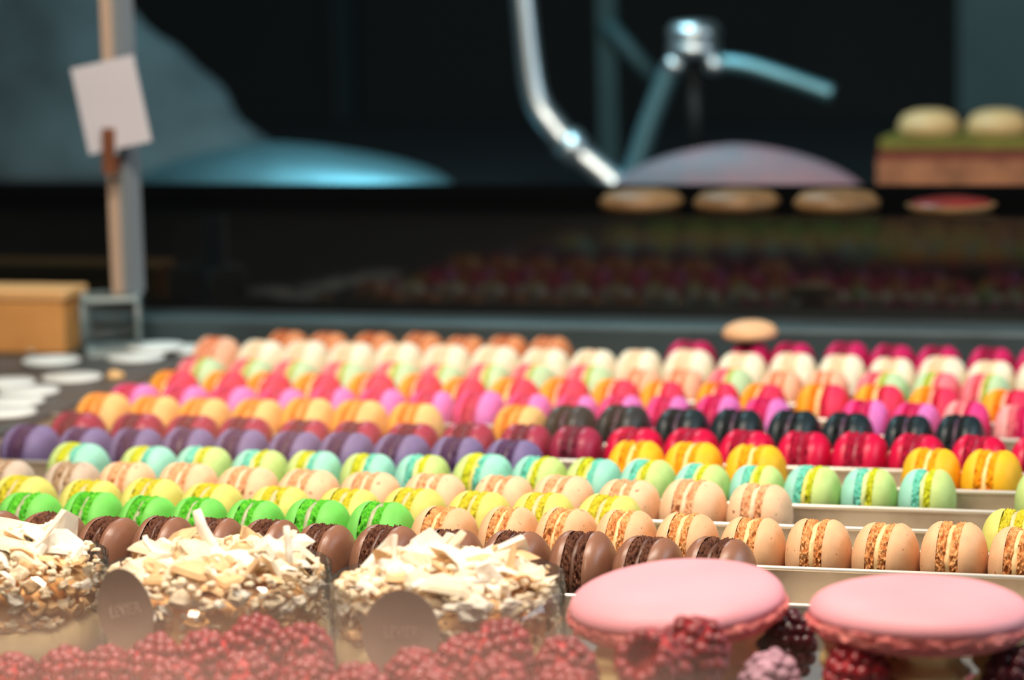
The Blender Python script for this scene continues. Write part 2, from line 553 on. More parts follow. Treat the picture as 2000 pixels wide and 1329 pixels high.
ml, lm = ('mint', 'lime'), ('lime', 'mint')
mo = ('magenta', 'orchid')
pg, gp = ('pink', 'palegreen'), ('palegreen', 'pink')
bm_ = ('blush', 'magenta')
ROWS = [
    (0.021, 0.039, [0.1136, 0.1447, 0.1748, 0.201, 0.2267, 0.2522, 0.2778, 0.3077, 0.337, 0.3671, 0.3973, 0.4268, 0.4575], ['chocolate']*13),
    (0.0825, 0.036, [0.1045, 0.1371, 0.166, 0.1926, 0.2204, 0.2517, 0.2836, 0.3141, 0.3457, 0.3725, 0.4007, 0.4291, 0.4592, 0.4889, 0.5193, 0.5492, 0.5789, 0.609],
     ['green']*7 + ['hazelnut']*11),
    (0.1255, 0.0345, [0.0797, 0.1164, 0.1494, 0.1813, 0.2166, 0.2519, 0.2844, 0.3177, 0.3491, 0.3811, 0.571, 0.603], ['pistachio']*12),
    (0.1714, 0.034, [0.0469, 0.085, 0.1152, 0.149, 0.1812, 0.2139, 0.2467, 0.2806, 0.3157, 0.3459, 0.3789, 0.4114, 0.4437], ['greige']*2 + ['peach']*11),
    (0.2204, 0.034, [0.066, 0.1056, 0.1367, 0.1682, 0.1986, 0.2283, 0.2577, 0.29, 0.3198, 0.3479, 0.3762, 0.404, 0.432, 0.4597, 0.4876, 0.5161, 0.5736],
     [lm, lm, ml, ml, lm, lm, ml, lm, ml, lm, ml, ml, ml, ml, ml, ml, lm]),
    (0.2694, 0.0345, [0.014, 0.0469, 0.077, 0.1086, 0.1383, 0.1692, 0.1988, 0.2293, 0.2609, 0.2916, 0.3576, 0.3877, 0.4204, 0.5105, 0.5405],
     ['lilac']*10 + ['yellow']*5),
    (0.3183, 0.033, [0.0201, 0.0569, 0.0894, 0.1213, 0.1562, 0.1868, 0.2188, 0.2513, 0.2838, 0.3124, 0.3442, 0.3753, 0.4052, 0.4362, 0.4657, 0.4955, 0.5276, 0.5582],
     ['maroon']*10 + ['crimson']*8),
    (0.3673, 0.036, [0.014, 0.0462, 0.0765, 0.1097, 0.1403, 0.1711, 0.2044, 0.2658, 0.2951, 0.3252, 0.3588, 0.3895, 0.4206, 0.45, 0.483, 0.5107],
     [('apricot', 'cream')]*8 + ['black']*8),
    (0.4163, 0.0345, [0.0107, 0.043, 0.0741, 0.1048, 0.1362, 0.1666, 0.1973, 0.2272, 0.2558, 0.2844, 0.3109, 0.3384, 0.3675, 0.395, 0.4508, 0.479, 0.5066, 0.536],
     [mo]*16 + [bm_]*2),
    (0.4652, 0.035, [0.0155, 0.0496, 0.0776, 0.109, 0.144, 0.1747, 0.2017, 0.2328, 0.2642, 0.295, 0.3231, 0.356, 0.3826, 0.4179, 0.4501, 0.4816, 0.5232],
     [('orange', 'red')]*17),
    (0.5142, 0.035, [0.013, 0.0465, 0.0755, 0.108, 0.1418, 0.1719, 0.2015, 0.2304, 0.2652, 0.2977, 0.3239, 0.3523, 0.3836, 0.4106, 0.4434, 0.4756, 0.5041],
     [pg]*9 + ['salmon']*2 + [pg] + ['salmon']*2 + [pg, gp, pg]),
    (0.5632, 0.041, [0.0041, 0.0348, 0.0649, 0.0962, 0.1274, 0.1591, 0.1914, 0.2238, 0.2552, 0.2843, 0.3157, 0.3491, 0.3805, 0.4104, 0.4409, 0.4712, 0.5002, 0.531],
     ['salmon'] + ['white']*17),
    (0.6122, 0.039, [0.0339, 0.0622, 0.0934, 0.1268, 0.1553, 0.1839, 0.213, 0.3054, 0.3436, 0.3703, 0.4045, 0.433, 0.4615, 0.4938, 0.523], ['tan']*7 + ['raspberry']*8),
]


def macaron(name, x, y, z, T, D, fl, label, group, lean, yaw):
    fl = (fl, fl) if isinstance(fl, str) else fl
    root = empty(name, label, 'macaron', (x, y, z), (0, 0, yaw), (1, 1, 1), group)
    rr = D/2
    two = fl[0] != fl[1]
    spin = R.uniform(0, 2*PI)
    zc = rr*1.0
    parts = []
    for side in (0, 1):
        m = FL[fl[side]]
        mul = -1 if side == 0 else 1
        spin = R.uniform(0, 2*PI)
        sh = obj('shell', SHELLS[R.randrange(4)], m[0], root, (0, 0, zc), (spin, 0, 0), (mul*T, rr*0.98, rr*0.98))
        if two:
            sh['label'] = SW[fl[side]] + ' shell'
        obj('foot', FEET[R.randrange(5)], m[1], sh, (0, 0, 0), (R.uniform(0, 2*PI), 0, 0))
    obj('filling', FILLS[R.randrange(3)], FL[fl[R.randrange(2)]][2], root, (0, 0, zc-R.uniform(0, 0.04)*rr), (R.uniform(0, 6), 0, 0), (T*1.05, rr*0.97, rr*0.97))
    return root


for k, (v, D, us, fls) in enumerate(ROWS):
    runs, cnt = {}, {}
    for f in fls:
        runs[f] = runs.get(f, 0) + 1
    for i, x in enumerate(us):
        gaps = [us[i]-us[i-1]] if i else []
        if i < len(us)-1:
            gaps.append(us[i+1]-us[i])
        T = min(0.0312, min(gaps)*0.985)
        f = fls[i]
        cnt[f] = cnt.get(f, 0)+1
        two = not isinstance(f, str)
        wd = '%s and %s two-tone' % (SW[f[0]], SW[f[1]]) if two else WORDS[f]
        n, tot = cnt[f], runs[f]
        if tot == 1:
            which = 'only such one'
        elif n == tot:
            which = 'last towards the right'
        else:
            which = ORD[n-1] + ' from the left'
        lab = '%s macaron, %s in the %s' % (wd, which, ROWNAME[k].replace('pink and pale green row', 'row before the white row'))
        macaron('macaron', x, v + R.uniform(-0.001, 0.001), 0.0012, T*R.uniform(0.95, 1.0), D*R.uniform(0.965, 1.02)*(1-0.13*i/len(us) if k == 11 else 1-0.05*i/len(us) if k == 12 else 1), f, lab,
                'macarons standing in the ' + ROWNAME[k], 0, -0.10 + R.uniform(-0.08, 0.08))

# a loose tan macaron half lying on the rearmost raspberry macarons
prof = [(0.010, 0.0), (0.0165, 0.0012), (0.0175, 0.004), (0.0150, 0.008), (0.009, 0.0105), (0.001, 0.0112)]
o = obj('loose_shell', MB().lathe(prof, 40).mesh('loose_shell'), FL['hazelnut'][0], None, (0.3436, 0.612, 0.0400), (0.03, -0.02, 0))
tag(o, 'single tan macaron shell lying flat on top of raspberry macarons', 'macaron shell')

# ------------------------------------------------------------------ meringue cakes
M_custard = mat('custard', s(236, 214, 168), 0.45, 0.4, var=0.12, vscale=25, bump=0.1, bscale=150, sss=0.2)
M_crumb = mat('crumb', s(244, 206, 150), 0.75, 0.2, col2=s(220, 160, 98), sss=0.15, vscale=70, bump=0.6, bscale=300)
M_merA = mat('meringue_pale', s(255, 244, 230), 0.62, 0.25, var=0.08, sss=0.2, vscale=60, bump=0.25, bscale=350)
M_merB = mat('meringue_cream', s(252, 230, 200), 0.62, 0.25, var=0.12, sss=0.2, vscale=60, bump=0.25, bscale=350)
M_merC = mat('meringue_gold', s(244, 200, 150), 0.62, 0.25, var=0.2, vscale=60, bump=0.25, bscale=350)
M_collar = clear_film('acetate', (0.975, 0.97, 0.96), 0.06, 0.01)
M_tag = mat('grey_card', s(158, 140, 128), 0.5, 0.4, var=0.06, vscale=40)
M_ink = mat('pale_print', s(196, 176, 164), 0.5, 0.4)


def flake_mesh(seed, size, thick, curl):
    rr = random.Random(seed)
    n = rr.choice([6, 7, 8, 9])
    ang = sorted(rr.uniform(0, 2*PI) for _ in range(n))
    asp = rr.uniform(0.6, 1.0)
    ring = []
    for a in [2*PI*i/n + rr.uniform(-0.25, 0.25) for i in range(n)]:
        q = size*rr.uniform(0.65, 1.1)
        ring.append((q*math.cos(a), q*math.sin(a)*asp))

    def h(x, y):
        return curl*(x*x)/size + 0.12*size*mnoise.noise(Vector((x/size*1.5+seed, y/size*1.5, 0)))
    mid = [(x*0.55, y*0.55) for x, y in ring]
    vs, fs = [], []
    for zz in (thick, 0.0):
        sh = 0.88 if zz else 1.0
        vs += [(x*sh, y*sh, h(x, y)+zz*0.7) for x, y in ring]
        vs += [(x, y, h(x, y)+zz*(1.0+0.3*rr.random())) for x, y in mid]
        vs += [(0, 0, h(0, 0)+zz*1.1)]
    k = 2*n+1
    for i in range(n):
        j = (i+1) % n
        fs += [(i, j, n+j, n+i), (n+i, n+j, 2*n)]
        fs += [(k+j, k+i, k+n+i, k+n+j), (k+n+j, k+n+i, k+2*n)]
        fs += [(j, i, k+i, k+j)]
    return MB().add(vs, fs).mesh('flake', False)


FLK = [flake_mesh(11+i, 0.0070+0.0010*(i % 6), 0.0019+0.0004*(i % 3), 0.45*((i % 5)-2)/2) for i in range(18)]
SML = [flake_mesh(71+i, 0.0036+0.0004*(i % 4), 0.0016, 0.3) for i in range(8)]
STICK = MB().tube([(0, 0, 0), (0.006, 0, 0.0015), (0.012, 0.0005, 0.004), (0.017, 0.001, 0.0085)], [0.0016, 0.0022, 0.0021, 0.0016], 9).mesh('stick')


def cake(u, v, seed, label, sticks):
    rr = random.Random(seed)
    root = empty('meringue_cake', label, 'cake', (u, v, 0.0), group='meringue flake cakes in clear collars')
    RAD = 0.0455

    def lump(p, a):
        k = 1 + 0.012*nz(p, 60, seed)
        return Vector((p[0]*k, p[1]*k, p[2] + 0.0012*nz(p, 90, seed+3)))
    obj('custard_base', MB().lathe([(0.02, 0.0005), (RAD-0.001, 0.0008), (RAD-0.0006, 0.010), (RAD-0.0008, 0.021), (RAD-0.004, 0.024), (0.02, 0.0245)], 64, fn=lump).mesh('custard_base'), M_custard, root)

    def rough(p, a):
        k = 1 + 0.035*nz(p, 110, seed) + 0.03*nz(p, 300, seed+5) + 0.02*nz(p, 700, seed+8)
        return Vector((p[0]*k, p[1]*k, p[2] + 0.0022*nz(p, 160, seed+3) + 0.001*nz(p, 420, seed)))
    prof = [(0.030, 0.022)] + [(RAD*q-0.0022, z) for q, z in ((0.955, 0.0225), (0.965, 0.025), (0.975, 0.0275), (0.97, 0.030), (0.975, 0.0325), (0.965, 0.035), (0.94, 0.0375), (0.88, 0.040), (0.78, 0.042), (0.64, 0.0435), (0.48, 0.0442), (0.3, 0.0446), (0.08, 0.045))]
    obj('crumb_layer', MB().lathe(prof, 180, fn=rough).mesh('crumb_layer'), M_crumb, root)
    # flat shards piled on top
    for i in range(84):
        big = i < 44
        rad = RAD*(0.70*math.sqrt(rr.random()) if big else rr.uniform(0.60, 0.84))
        a = rr.uniform(0, 2*PI)
        z = 0.0400 + 0.0080*(1-(rad/RAD)**2) + rr.uniform(0, 0.0045)
        if rad > RAD*0.8:
            z -= 0.002
        tl = rr.gauss(0.12, 0.42)
        m = rr.choice([M_merA, M_merA, M_merA, M_merB, M_merB, M_merC])
        obj('flake', FLK[rr.randrange(18)], m, root, (rad*math.cos(a), rad*math.sin(a), z), (tl, rr.gauss(0, 0.42), rr.uniform(-0.6, 0.6)), (rr.uniform(0.85, 1.45) if big else rr.uniform(0.55, 0.85),)*3)
    for i in range(10):   # upright shards
        rad = RAD*0.75*math.sqrt(rr.random())
        a = rr.uniform(0, 2*PI)
        obj('flake', FLK[rr.randrange(18)], rr.choice([M_merA, M_merB, M_merC]), root, (rad*math.cos(a), rad*math.sin(a), 0.051),
            (rr.uniform(0.7, 1.3), rr.gauss(0, 0.3), rr.uniform(0, 6.28)), (rr.uniform(0.6, 0.9),)*3)
    for i in range(72):   # shards pressed against the inside of the clear collar, on the near side
        a = rr.uniform(PI*0.95, PI*2.12)
        z = rr.uniform(0.025, 0.0435)
        q = (z-0.025)/0.0185
        m = rr.choice([M_merC, M_crumb, M_merC, M_merB] if q < 0.5 else [M_merA, M_merA, M_merB, M_merC])
        rad = RAD-0.0030
        obj('flake', FLK[rr.randrange(18)], m, root, (rad*math.cos(a), rad*math.sin(a), z),
            (1.15+rr.gauss(0, 0.28), rr.gauss(0, 0.18), a+PI/2+rr.gauss(0, 0.12)), (rr.uniform(0.42, 0.78)*(1 if q > 0.3 else 0.7), rr.uniform(0.35, 0.5), rr.uniform(0.5, 0.8)))
    # loose crumbs, far too many to count: one part
    mb = MB()
    for i in range(420):
        top = rr.random() < 0.55
        if top:
            rad = RAD*0.95*math.sqrt(rr.uniform(0.15, 1))
            z = 0.042 + 0.0095*(1-(rad/RAD)**2)+rr.uniform(-0.001, 0.0035)
            a = rr.uniform(0, 2*PI)
        else:
            rad = RAD-0.0022-rr.uniform(0, 0.002)
            z = rr.uniform(0.023, 0.044)
            a = rr.uniform(PI*0.9, PI*2.15)
        me = SML[rr.randrange(8)]
        rot = Matrix.Rotation(rr.uniform(0, 6.28), 3, 'Z') @ Matrix.Rotation(rr.gauss(0, 0.9), 3, 'X')
        sc = rr.uniform(0.25, 0.85)
        c = Vector((rad*math.cos(a), rad*math.sin(a), z))
        mb.add([rot @ (vv.co*sc) + c for vv in me.vertices], [tuple(p.vertices) for p in me.polygons])
    cr = obj('crumbs', mb.mesh('crumbs', False), M_merB, root)
    cr['kind'] = 'stuff'
    for (dx, dy, rz, ry, sc) in sticks:
        obj('flake', STICK, M_merA, root, (dx, dy, 0.050), (0, ry, rz), (sc,)*3)
    # clear collar with an overlapping seam at the right rear
    rows = []
    CR = 0.0462
    n = 96
    for zz in (0.0003, 0.0462):
        rows.append([Vector(((CR+0.0006*j/n)*math.cos(0.5+2.02*PI*j/n), (CR+0.0006*j/n)*math.sin(0.5+2.02*PI*j/n), zz)) for j in range(n+1)])
    co = obj('clear_collar', MB().grid(rows, False).mesh('clear_collar'), M_collar, root, label='clear plastic collar around the cake')
    sol = co.modifiers.new('solid', 'SOLIDIFY')
    sol.thickness = 0.00035
    return root


CV = -0.100
cake(0.178, CV, 21, 'meringue flake cake cut off by the frame, leftmost of the three', [])
cake(0.277, CV, 34, 'meringue flake cake in the middle with a stick of meringue poking up', [(0.002, 0.0, 2.75, -0.55, 1.15), (0.034, -0.006, 1.9, -0.75, 0.8)])
cake(0.3755, CV, 58, 'meringue flake cake beside the pink macaron sandwich, rightmost of three', [])


def oval_card(u, v, z0, wdt, hgt, label, tiltz, rotz):
    pts = []
    n = 48
    for i in range(n):
        a = 2*PI*i/n
        x = math.cos(a)*wdt/2
        zz = math.sin(a)*hgt/2
        if zz < 0:
            x *= 1 - 0.42*(abs(zz)/(hgt/2))**1.6
        pts.append((x, zz+hgt/2))
    vs = [(x, -0.0003, z) for x, z in pts] + [(x, 0.0003, z) for x, z in pts]
    fs = [tuple(range(n)), tuple(reversed(range(n, 2*n)))] + [(i, n+i, n+(i+1) % n, (i+1) % n) for i in range(n)]
    root = obj('oval_card', fix_normals(MB().add(vs, fs).mesh('oval_card', False)), M_tag, None, (u, v, z0), (-0.10, tiltz, rotz))
    tag(root, label, 'card', 'oval name cards in front of the cakes')
    cu = bpy.data.curves.new('lettering', 'FONT')
    cu.body = 'LEVIER'
    cu.size = 0.0062
    cu.extrude = 0.0001
    cu.space_character = 1.0
    cu.align_x = 'CENTER'
    cu.materials.append(M_ink)
    tmp = bpy.data.objects.new('lettering_curve', cu)
    me = bpy.data.meshes.new_from_object(tmp)
    bpy.data.objects.remove(tmp)
    t = obj('lettering', me, M_ink)
    t.parent = root
    t.location = (0, -0.00045, hgt*0.50)
    t.rotation_euler = (PI/2, 0, 0)
    t.scale = (0.70, 1.0, 1)
    t['label'] = 'faint pale lettering across the card'
    return root


oval_card(0.2655, -0.1560, 0.020, 0.0225, 0.037, 'grey oval card with faint lettering, tilted before the middle cake', -0.22, 0.12)
oval_card(0.3738, -0.1560, 0.016, 0.0300, 0.0365, 'grey oval card rising behind raspberries before the right cake', 0.05, 0.30)

# ------------------------------------------------------------------ raspberries on tarts
M_rasp = mat('raspberry_skin', s(140, 12, 30), 0.3, 0.5, var=0.3, vscale=60)
M_flesh = mat('raspberry_flesh', s(196, 44, 56), 0.5, 0.3, sss=0.3)
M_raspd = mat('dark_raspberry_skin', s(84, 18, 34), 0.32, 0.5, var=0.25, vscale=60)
M_raspf = mat('frosted_raspberry_skin', s(196, 150, 170), 0.6, 0.4, var=0.35, vscale=120, sss=0.2, bump=0.4, bscale=500)
M_crust = mat('tart_crust', s(196, 140, 80), 0.7, 0.3, var=0.3, vscale=60, bump=0.4, bscale=300)
M_cream = mat('pastry_cream', s(244, 222, 158), 0.4, 0.45, var=0.08, vscale=40, sss=0.25)


def ico(sub):
    import bmesh
    bm = bmesh.new()
    bmesh.ops.create_icosphere(bm, subdivisions=sub, radius=1.0)
    vs = [v.co.copy() for v in bm.verts]
    fs = [tuple(v.index for v in f.verts) for f in bm.faces]
    bm.free()
    return vs, fs


ICO = ico(2)
ICO1 = ico(3)


def raspberry_mesh(seed):
    rr = random.Random(seed)
    mb = MB()
    H, W = 0.0128, 0.0108   # half height and half width, pointing up z; hollow opening at the bottom
    for band in range(7):
        q = band/6
        phi = -0.75 + q*(PI/2+0.72)
        rad = W*math.cos(phi)*(1.0 if phi < 0 else 0.98)
        z = H*math.sin(phi)
        if phi < 0:
            z *= 1.1
        n = max(1, int(round(2*PI*rad/0.0051)))
        off = rr.uniform(0, 6)
        for j in range(n):
            a = off + 2*PI*j/n
            sz = 0.0031*rr.uniform(0.88, 1.15)
            c = Vector((rad*math.cos(a), rad*math.sin(a), z)) * rr.uniform(0.95, 1.04) + Vector((rr.gauss(0, 0.0004), rr.gauss(0, 0.0004), rr.gauss(0, 0.0004)))
            mb.add([Vector((p[0]*sz, p[1]*sz, p[2]*sz)) + c for p in ICO[0]], ICO[1])
    drup = mb.mesh('drupelets')
    # flesh between, with the hollow at the bottom
    prof = [(0.001, -H*0.15), (0.0040, -H*0.22), (0.0058, -H*0.45), (0.0070, -H*0.74), (0.0084, -H*0.84), (W*1.0, -H*0.58), (W*1.11, 0.0), (W*0.93, H*0.54), (W*0.53, H*0.94), (0.001, H*1.09)]
    core = fix_normals(MB().lathe(prof, 28, cap0=True, cap1=True).mesh('flesh'))
    return drup, core


RB = [raspberry_mesh(3), raspberry_mesh(8), raspberry_mesh(15)]


def raspberry(u, v, z, rot, sc, label, m=None, group='raspberries along the front of the case'):
    d, c = RB[R.randrange(3)]
    m = m or M_rasp
    root = empty('raspberry', label, 'raspberry', (u, v, z), rot, (sc, sc, sc), group)
    obj('drupelets', d, m, root)
    obj('flesh', c, M_flesh if m is M_rasp else m, root)
    return root


tart_lab = ['pastry tart shell under the raspberries before the left cake', 'pastry tart shell under the raspberries before the middle cake', 'pastry tart shell under the raspberries before the right cake']
for i, u in enumerate((0.255, 0.342, 0.429)):
    t = empty('raspberry_tart', tart_lab[i], 'tart', (u, -0.2055, 0), scale=(1, 1, 0.55), group='tarts topped with raspberries')
    pr = [(0.036, 0.0), (0.040, 0.002), (0.0425, 0.018), (0.0420, 0.0215), (0.0400, 0.0218), (0.0390, 0.016), (0.010, 0.016)]
    obj('crust', MB().lathe(pr, 72, fn=lambda p, a: p*(1+0.012*math.sin(a*36))).mesh('crust'), M_crust, t)
    obj('cream', MB().lathe([(0.0385, 0.0155), (0.036, 0.0195), (0.026, 0.0215), (0.001, 0.022)], 48, cap0=False).mesh('cream'), M_cream, t)

up = lambda: (R.uniform(-0.5, 0.5), R.uniform(-0.5, 0.5), R.uniform(0, 6))
BER = [
    (0.2330, -0.1990, 0.0195, None, 'dim raspberry beneath the left cake, first from the left'),
    (0.2520, -0.1900, 0.0210, None, 'raspberry at the foot of the left cake, left of the tilted oval card'),
    (0.2700, -0.1945, 0.0225, None, 'raspberry directly under the point of the tilted oval card'),
    (0.2860, -0.1850, 0.0240, None, 'raspberry just right of the tilted oval card'),
    (0.3020, -0.2020, 0.0215, None, 'low raspberry in the nearest line, right of the tilted oval card'),
    (0.3070, -0.1830, 0.0270, None, 'high raspberry leaning on the middle cake collar'),
    (0.3220, -0.1730, 0.0305, None, 'highest raspberry before the right half of the middle cake'),
    (0.3290, -0.1990, 0.0230, None, 'raspberry in the nearest line below the middle cake'),
    (0.3420, -0.1750, 0.0295, None, 'raspberry high at the right edge of the middle cake'),
    (0.3540, -0.2000, 0.0235, None, 'raspberry in the nearest line under the gap between two cakes'),
    (0.3740, -0.2030, 0.0230, None, 'low raspberry below the broad oval card'),
    (0.3905, -0.1850, 0.0260, None, 'raspberry overlapping the lower right of the broad oval card'),
    (0.4060, -0.1790, 0.0295, None, 'raspberry just right of the broad oval card, before the cake'),
    (0.4190, -0.1700, 0.0325, None, 'raspberry standing highest against the right cake collar'),
    (0.4040, -0.2030, 0.0240, None, 'nearest raspberry below the right cake, left of its centre'),
    (0.4260, -0.1990, 0.0270, (1.2, 0.3, 0.4), 'nearest raspberry below the right cake, tipped on its side'),
    (0.4470, -0.1810, 0.0315, None, 'plump raspberry between the right cake and pink macaron'),
    (0.4530, -0.2040, 0.0275, (1.1, -0.4, 0.9), 'low nearest raspberry left of the hollow one'),
]
for (u, v, z, rot, lab) in BER:
    raspberry(u, v, z, rot or up(), R.uniform(0.86, 0.96), lab)

# ------------------------------------------------------------------ big pink macaron sandwiches
M_pink = mat('pink_shell', s(242, 166, 178), 0.48, 0.28, var=0.06, vscale=25, bump=0.05, bscale=200, speck=s(214, 110, 122), sscale=110, sthr=0.76)
M_pinkf = mat('pink_foot', s(238, 148, 142), 0.75, 0.3, col2=s(206, 96, 98), vscale=140, bump=0.5, bscale=500)


def big_dome(Rr, H, seed):
    rows = []
    seg, n = 128, 18
    for i in range(n+1):
        a = 0.5*PI*i/n
        r = Rr*max(0.004, math.cos(a)**0.55) if i < n else Rr*0.003
        z = H*math.sin(a)**0.9
        row = []
        for j in range(seg):
            t = 2*PI*j/seg
            p = Vector((math.cos(t)*r, math.sin(t)*r, z))
            d = 1 + 0.016*nz(p, 26, seed)
            row.append(Vector((p[0]*d, p[1]*d, z + 0.0007*nz(p, 40, seed+2)*(i/n))))
        rows.append(row)
    rows.insert(0, [Vector((p[0]*0.965, p[1]*0.965, -0.0006)) for p in rows[0]])
    return MB().grid(rows, True, False, True).mesh('shell')


def big_foot(Rr, H, seed):
    seg, n = 320, 12
    rows = []
    for i in range(n+3):
        if i == 0:
            z, rb = 0.0, 0.80
        elif i == n+2:
            z, rb = -H, 0.60
        else:
            q = (i-1)/n
            z = -H*q
            rb = 0.985 + 0.045*math.sin(PI*min(1, q*1.25)) - 0.03*q
            if q > 0.8:
                rb -= 0.04*(q-0.8)/0.2
        row = []
        for j in range(seg):
            t = 2*PI*j/seg
            p = Vector((math.cos(t), math.sin(t), z/Rr*3))
            d, dz = 0, 0
            if 0 < i < n+2:
                q = (i-1)/n
                w_ = math.sin(PI*min(1.0, q*1.15+0.05))
                d = (0.042*nz(p, 9, seed) + 0.026*nz(p, 24, seed+3) - 0.10*max(0, nz(p, 6, seed+7)-0.15)*(q < 0.5))*w_
                dz = 0.0020*nz(p, 8, seed+12)*w_
            k = Rr*(rb+d)
            row.append(Vector((math.cos(t)*k, math.sin(t)*k, z+dz)))
        rows.append(row)
    return MB().grid(rows, True, True, True).mesh('foot')


def blob(h, r, seed):
    prof = []
    n = 22
    for i in range(n+1):
        q = i/n
        prof.append((r*(0.80+0.13*math.sin(q*PI*5.0))*(1 if q < 0.93 else 0.85), h*q))
    return MB().lathe(prof, 32, fn=lambda p, a: Vector((p[0]*(1+0.09*math.sin(a*6+p[2]*300)), p[1]*(1+0.09*math.sin(a*6+p[2]*300)), p[2]))).mesh('cream')


def big_macaron(u, v, seed, label, tilt, blobs):
    root = empty('pink_macaron_sandwich', label, 'macaron', (u, v, 0.0), group='large pink macaron sandwiches')
    RR = 0.0412
    zt = 0.0375
    sh = obj('shell', fix_normals(big_dome(RR, 0.0100, seed)), M_pink, root, (0, 0, zt+0.0068), tilt)
    obj('foot', fix_normals(big_foot(RR, 0.0078, seed+1)), M_pinkf, sh)
    lo = obj('shell', fix_normals(big_dome(RR*0.98, 0.008, seed+5)), M_pink, root, (0, 0, 0.0083), (PI, 0, 0.5))
    obj('foot', fix_normals(big_foot(RR*0.98, 0.005, seed+6)), M_pinkf, lo)
    for (dx, dy, r) in blobs:
        obj('cream', blob(zt-0.0125, r, seed), M_cream, root, (dx, dy, 0.0128), (0, 0, R.uniform(0, 6)))
    return root


big_macaron(0.4738, -0.120, 4.0, 'large pink macaron sandwich with cream and raspberries, beside the right cake', (0.05, -0.075, 0.4),
            [(-0.018, -0.014, 0.0135), (0.004, -0.016, 0.013), (0.023, -0.006, 0.0120), (0.0, 0.012, 0.014), (-0.02, 0.014, 0.012), (0.02, 0.018, 0.011)])
big_macaron(0.5665, -0.120, 9.0, 'large pink macaron sandwich at the front corner, farthest from the cakes', (0.02, 0.018, 1.4),
            [(-0.0315, 0.000, 0.0065), (0.006, -0.012, 0.0150), (0.0, 0.018, 0.014), (-0.018, 0.018, 0.01), (0.028, 0.012, 0.011)])
raspberry(0.4935, -0.1770, 0.0385, (0.2, 0.3, 1.0), 0.98, 'upright red raspberry pressed under the rim of the left pink macaron')
raspberry(0.4845, -0.1995, 0.0400, (-2.1, 0.0, -0.25), 1.0, 'hollow raspberry showing its open ring before the left pink macaron')
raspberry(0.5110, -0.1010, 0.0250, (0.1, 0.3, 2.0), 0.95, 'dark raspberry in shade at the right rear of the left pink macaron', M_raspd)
raspberry(0.5155, -0.1490, 0.0210, (0.3, 0.2, 0.7), 0.92, 'pale frosted raspberry low at the right of the left pink macaron', M_raspf)
raspberry(0.5480, -0.1500, 0.0250, (0.1, -0.1, 2.6), 0.98, 'raspberry under the left side of the right pink macaron', M_rasp)
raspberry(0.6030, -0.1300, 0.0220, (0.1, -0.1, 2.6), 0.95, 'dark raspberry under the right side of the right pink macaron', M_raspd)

# ------------------------------------------------------------------ things at the left: discs, glass block, post, box
M_disc = mat('white_disc', s(226, 230, 228), 0.5, 0.35, var=0.05, vscale=40)
M_glass = glass_mat('clear_glass', (0.92, 0.97, 0.97))
M_film = clear_film('clear_block', (0.90, 0.95, 0.95), 0.03, 0.04)
M_glint = mat('glint_pale', s(176, 186, 186), 0.35, 0.6)
M_glintd = mat('glint_grey', s(104, 116, 118), 0.35, 0.6)
M_postA = mat('post_beige', s(196, 170, 150), 0.45, 0.4)
M_postB = mat('post_metal', s(150, 160, 168), 0.4, 0.5, metal=0.35, var=0.05, vscale=10)
M_card = mat('blank_card', s(206, 204, 214), 0.6, 0.25, var=0.03, vscale=20)
M_clip = mat('clip_wood', s(120, 72, 46), 0.55, 0.4, var=0.3, vscale=120)
M_wood = mat('box_wood', s(214, 152, 88), 0.5, 0.4, var=0.18, vscale=14, bump=0.2, bscale=60)
M_woodl = mat('box_lid', s(232, 178, 120), 0.45, 0.4, var=0.12, vscale=14)

DISCS = [
    (-0.1549, 0.6380, 0.0, 'white round disc on the slate left of the glass block'),
    (-0.1205, 0.5786, 0.0, 'white round disc on the slate just before the wooden box'),
    (-0.0692, 0.6000, 0.0, 'white round disc on the slate just before the glass block'),
    (-0.0535, 0.6385, 0.0, 'white round disc partly covered by another beside the rear macarons'),
    (-0.0647, 0.6240, 0.0036, 'white round disc lying across two others right of the glass block'),
    (-0.0744, 0.5116, 0.0, 'white round disc by itself near the apricot macarons'),
    (-0.0774, 0.4555, 0.0, 'white round disc in the middle of the nearest cluster'),
    (-0.1082, 0.4858, 0.0, 'white round disc at the far side of the nearest cluster'),
    (-0.0690, 0.4169, 0.0, 'white round disc second nearest the lens in its cluster'),
    (-0.0557, 0.3785, 0.0, 'white round disc nearest the lens at the slate corner'),
]
for i, (u, v, dz, lab) in enumerate(DISCS):
    pr = [(0.017, 0.0), (0.0190, 0.0008), (0.0192, 0.0022), (0.0180, 0.0032), (0.001, 0.0035)]
    o = obj('white_disc', MB().lathe(pr, 44).mesh('white_disc'), M_disc, None, (u, v, 0.0202+dz))
    tag(o, lab, 'disc', 'white round discs on the slate board')
o = obj('pastry_crumb', MB().lathe([(0.002, 0), (0.0062, 0.001), (0.0055, 0.004), (0.002, 0.0058)], 14, fn=lambda p, a: p*(1+0.25*nz(p, 200, 4))).mesh('pastry_crumb'), M_crumb, None, (-0.0480, 0.520, 0.0201))
tag(o, 'small tan crumb of pastry on the slate near the discs', 'crumb')

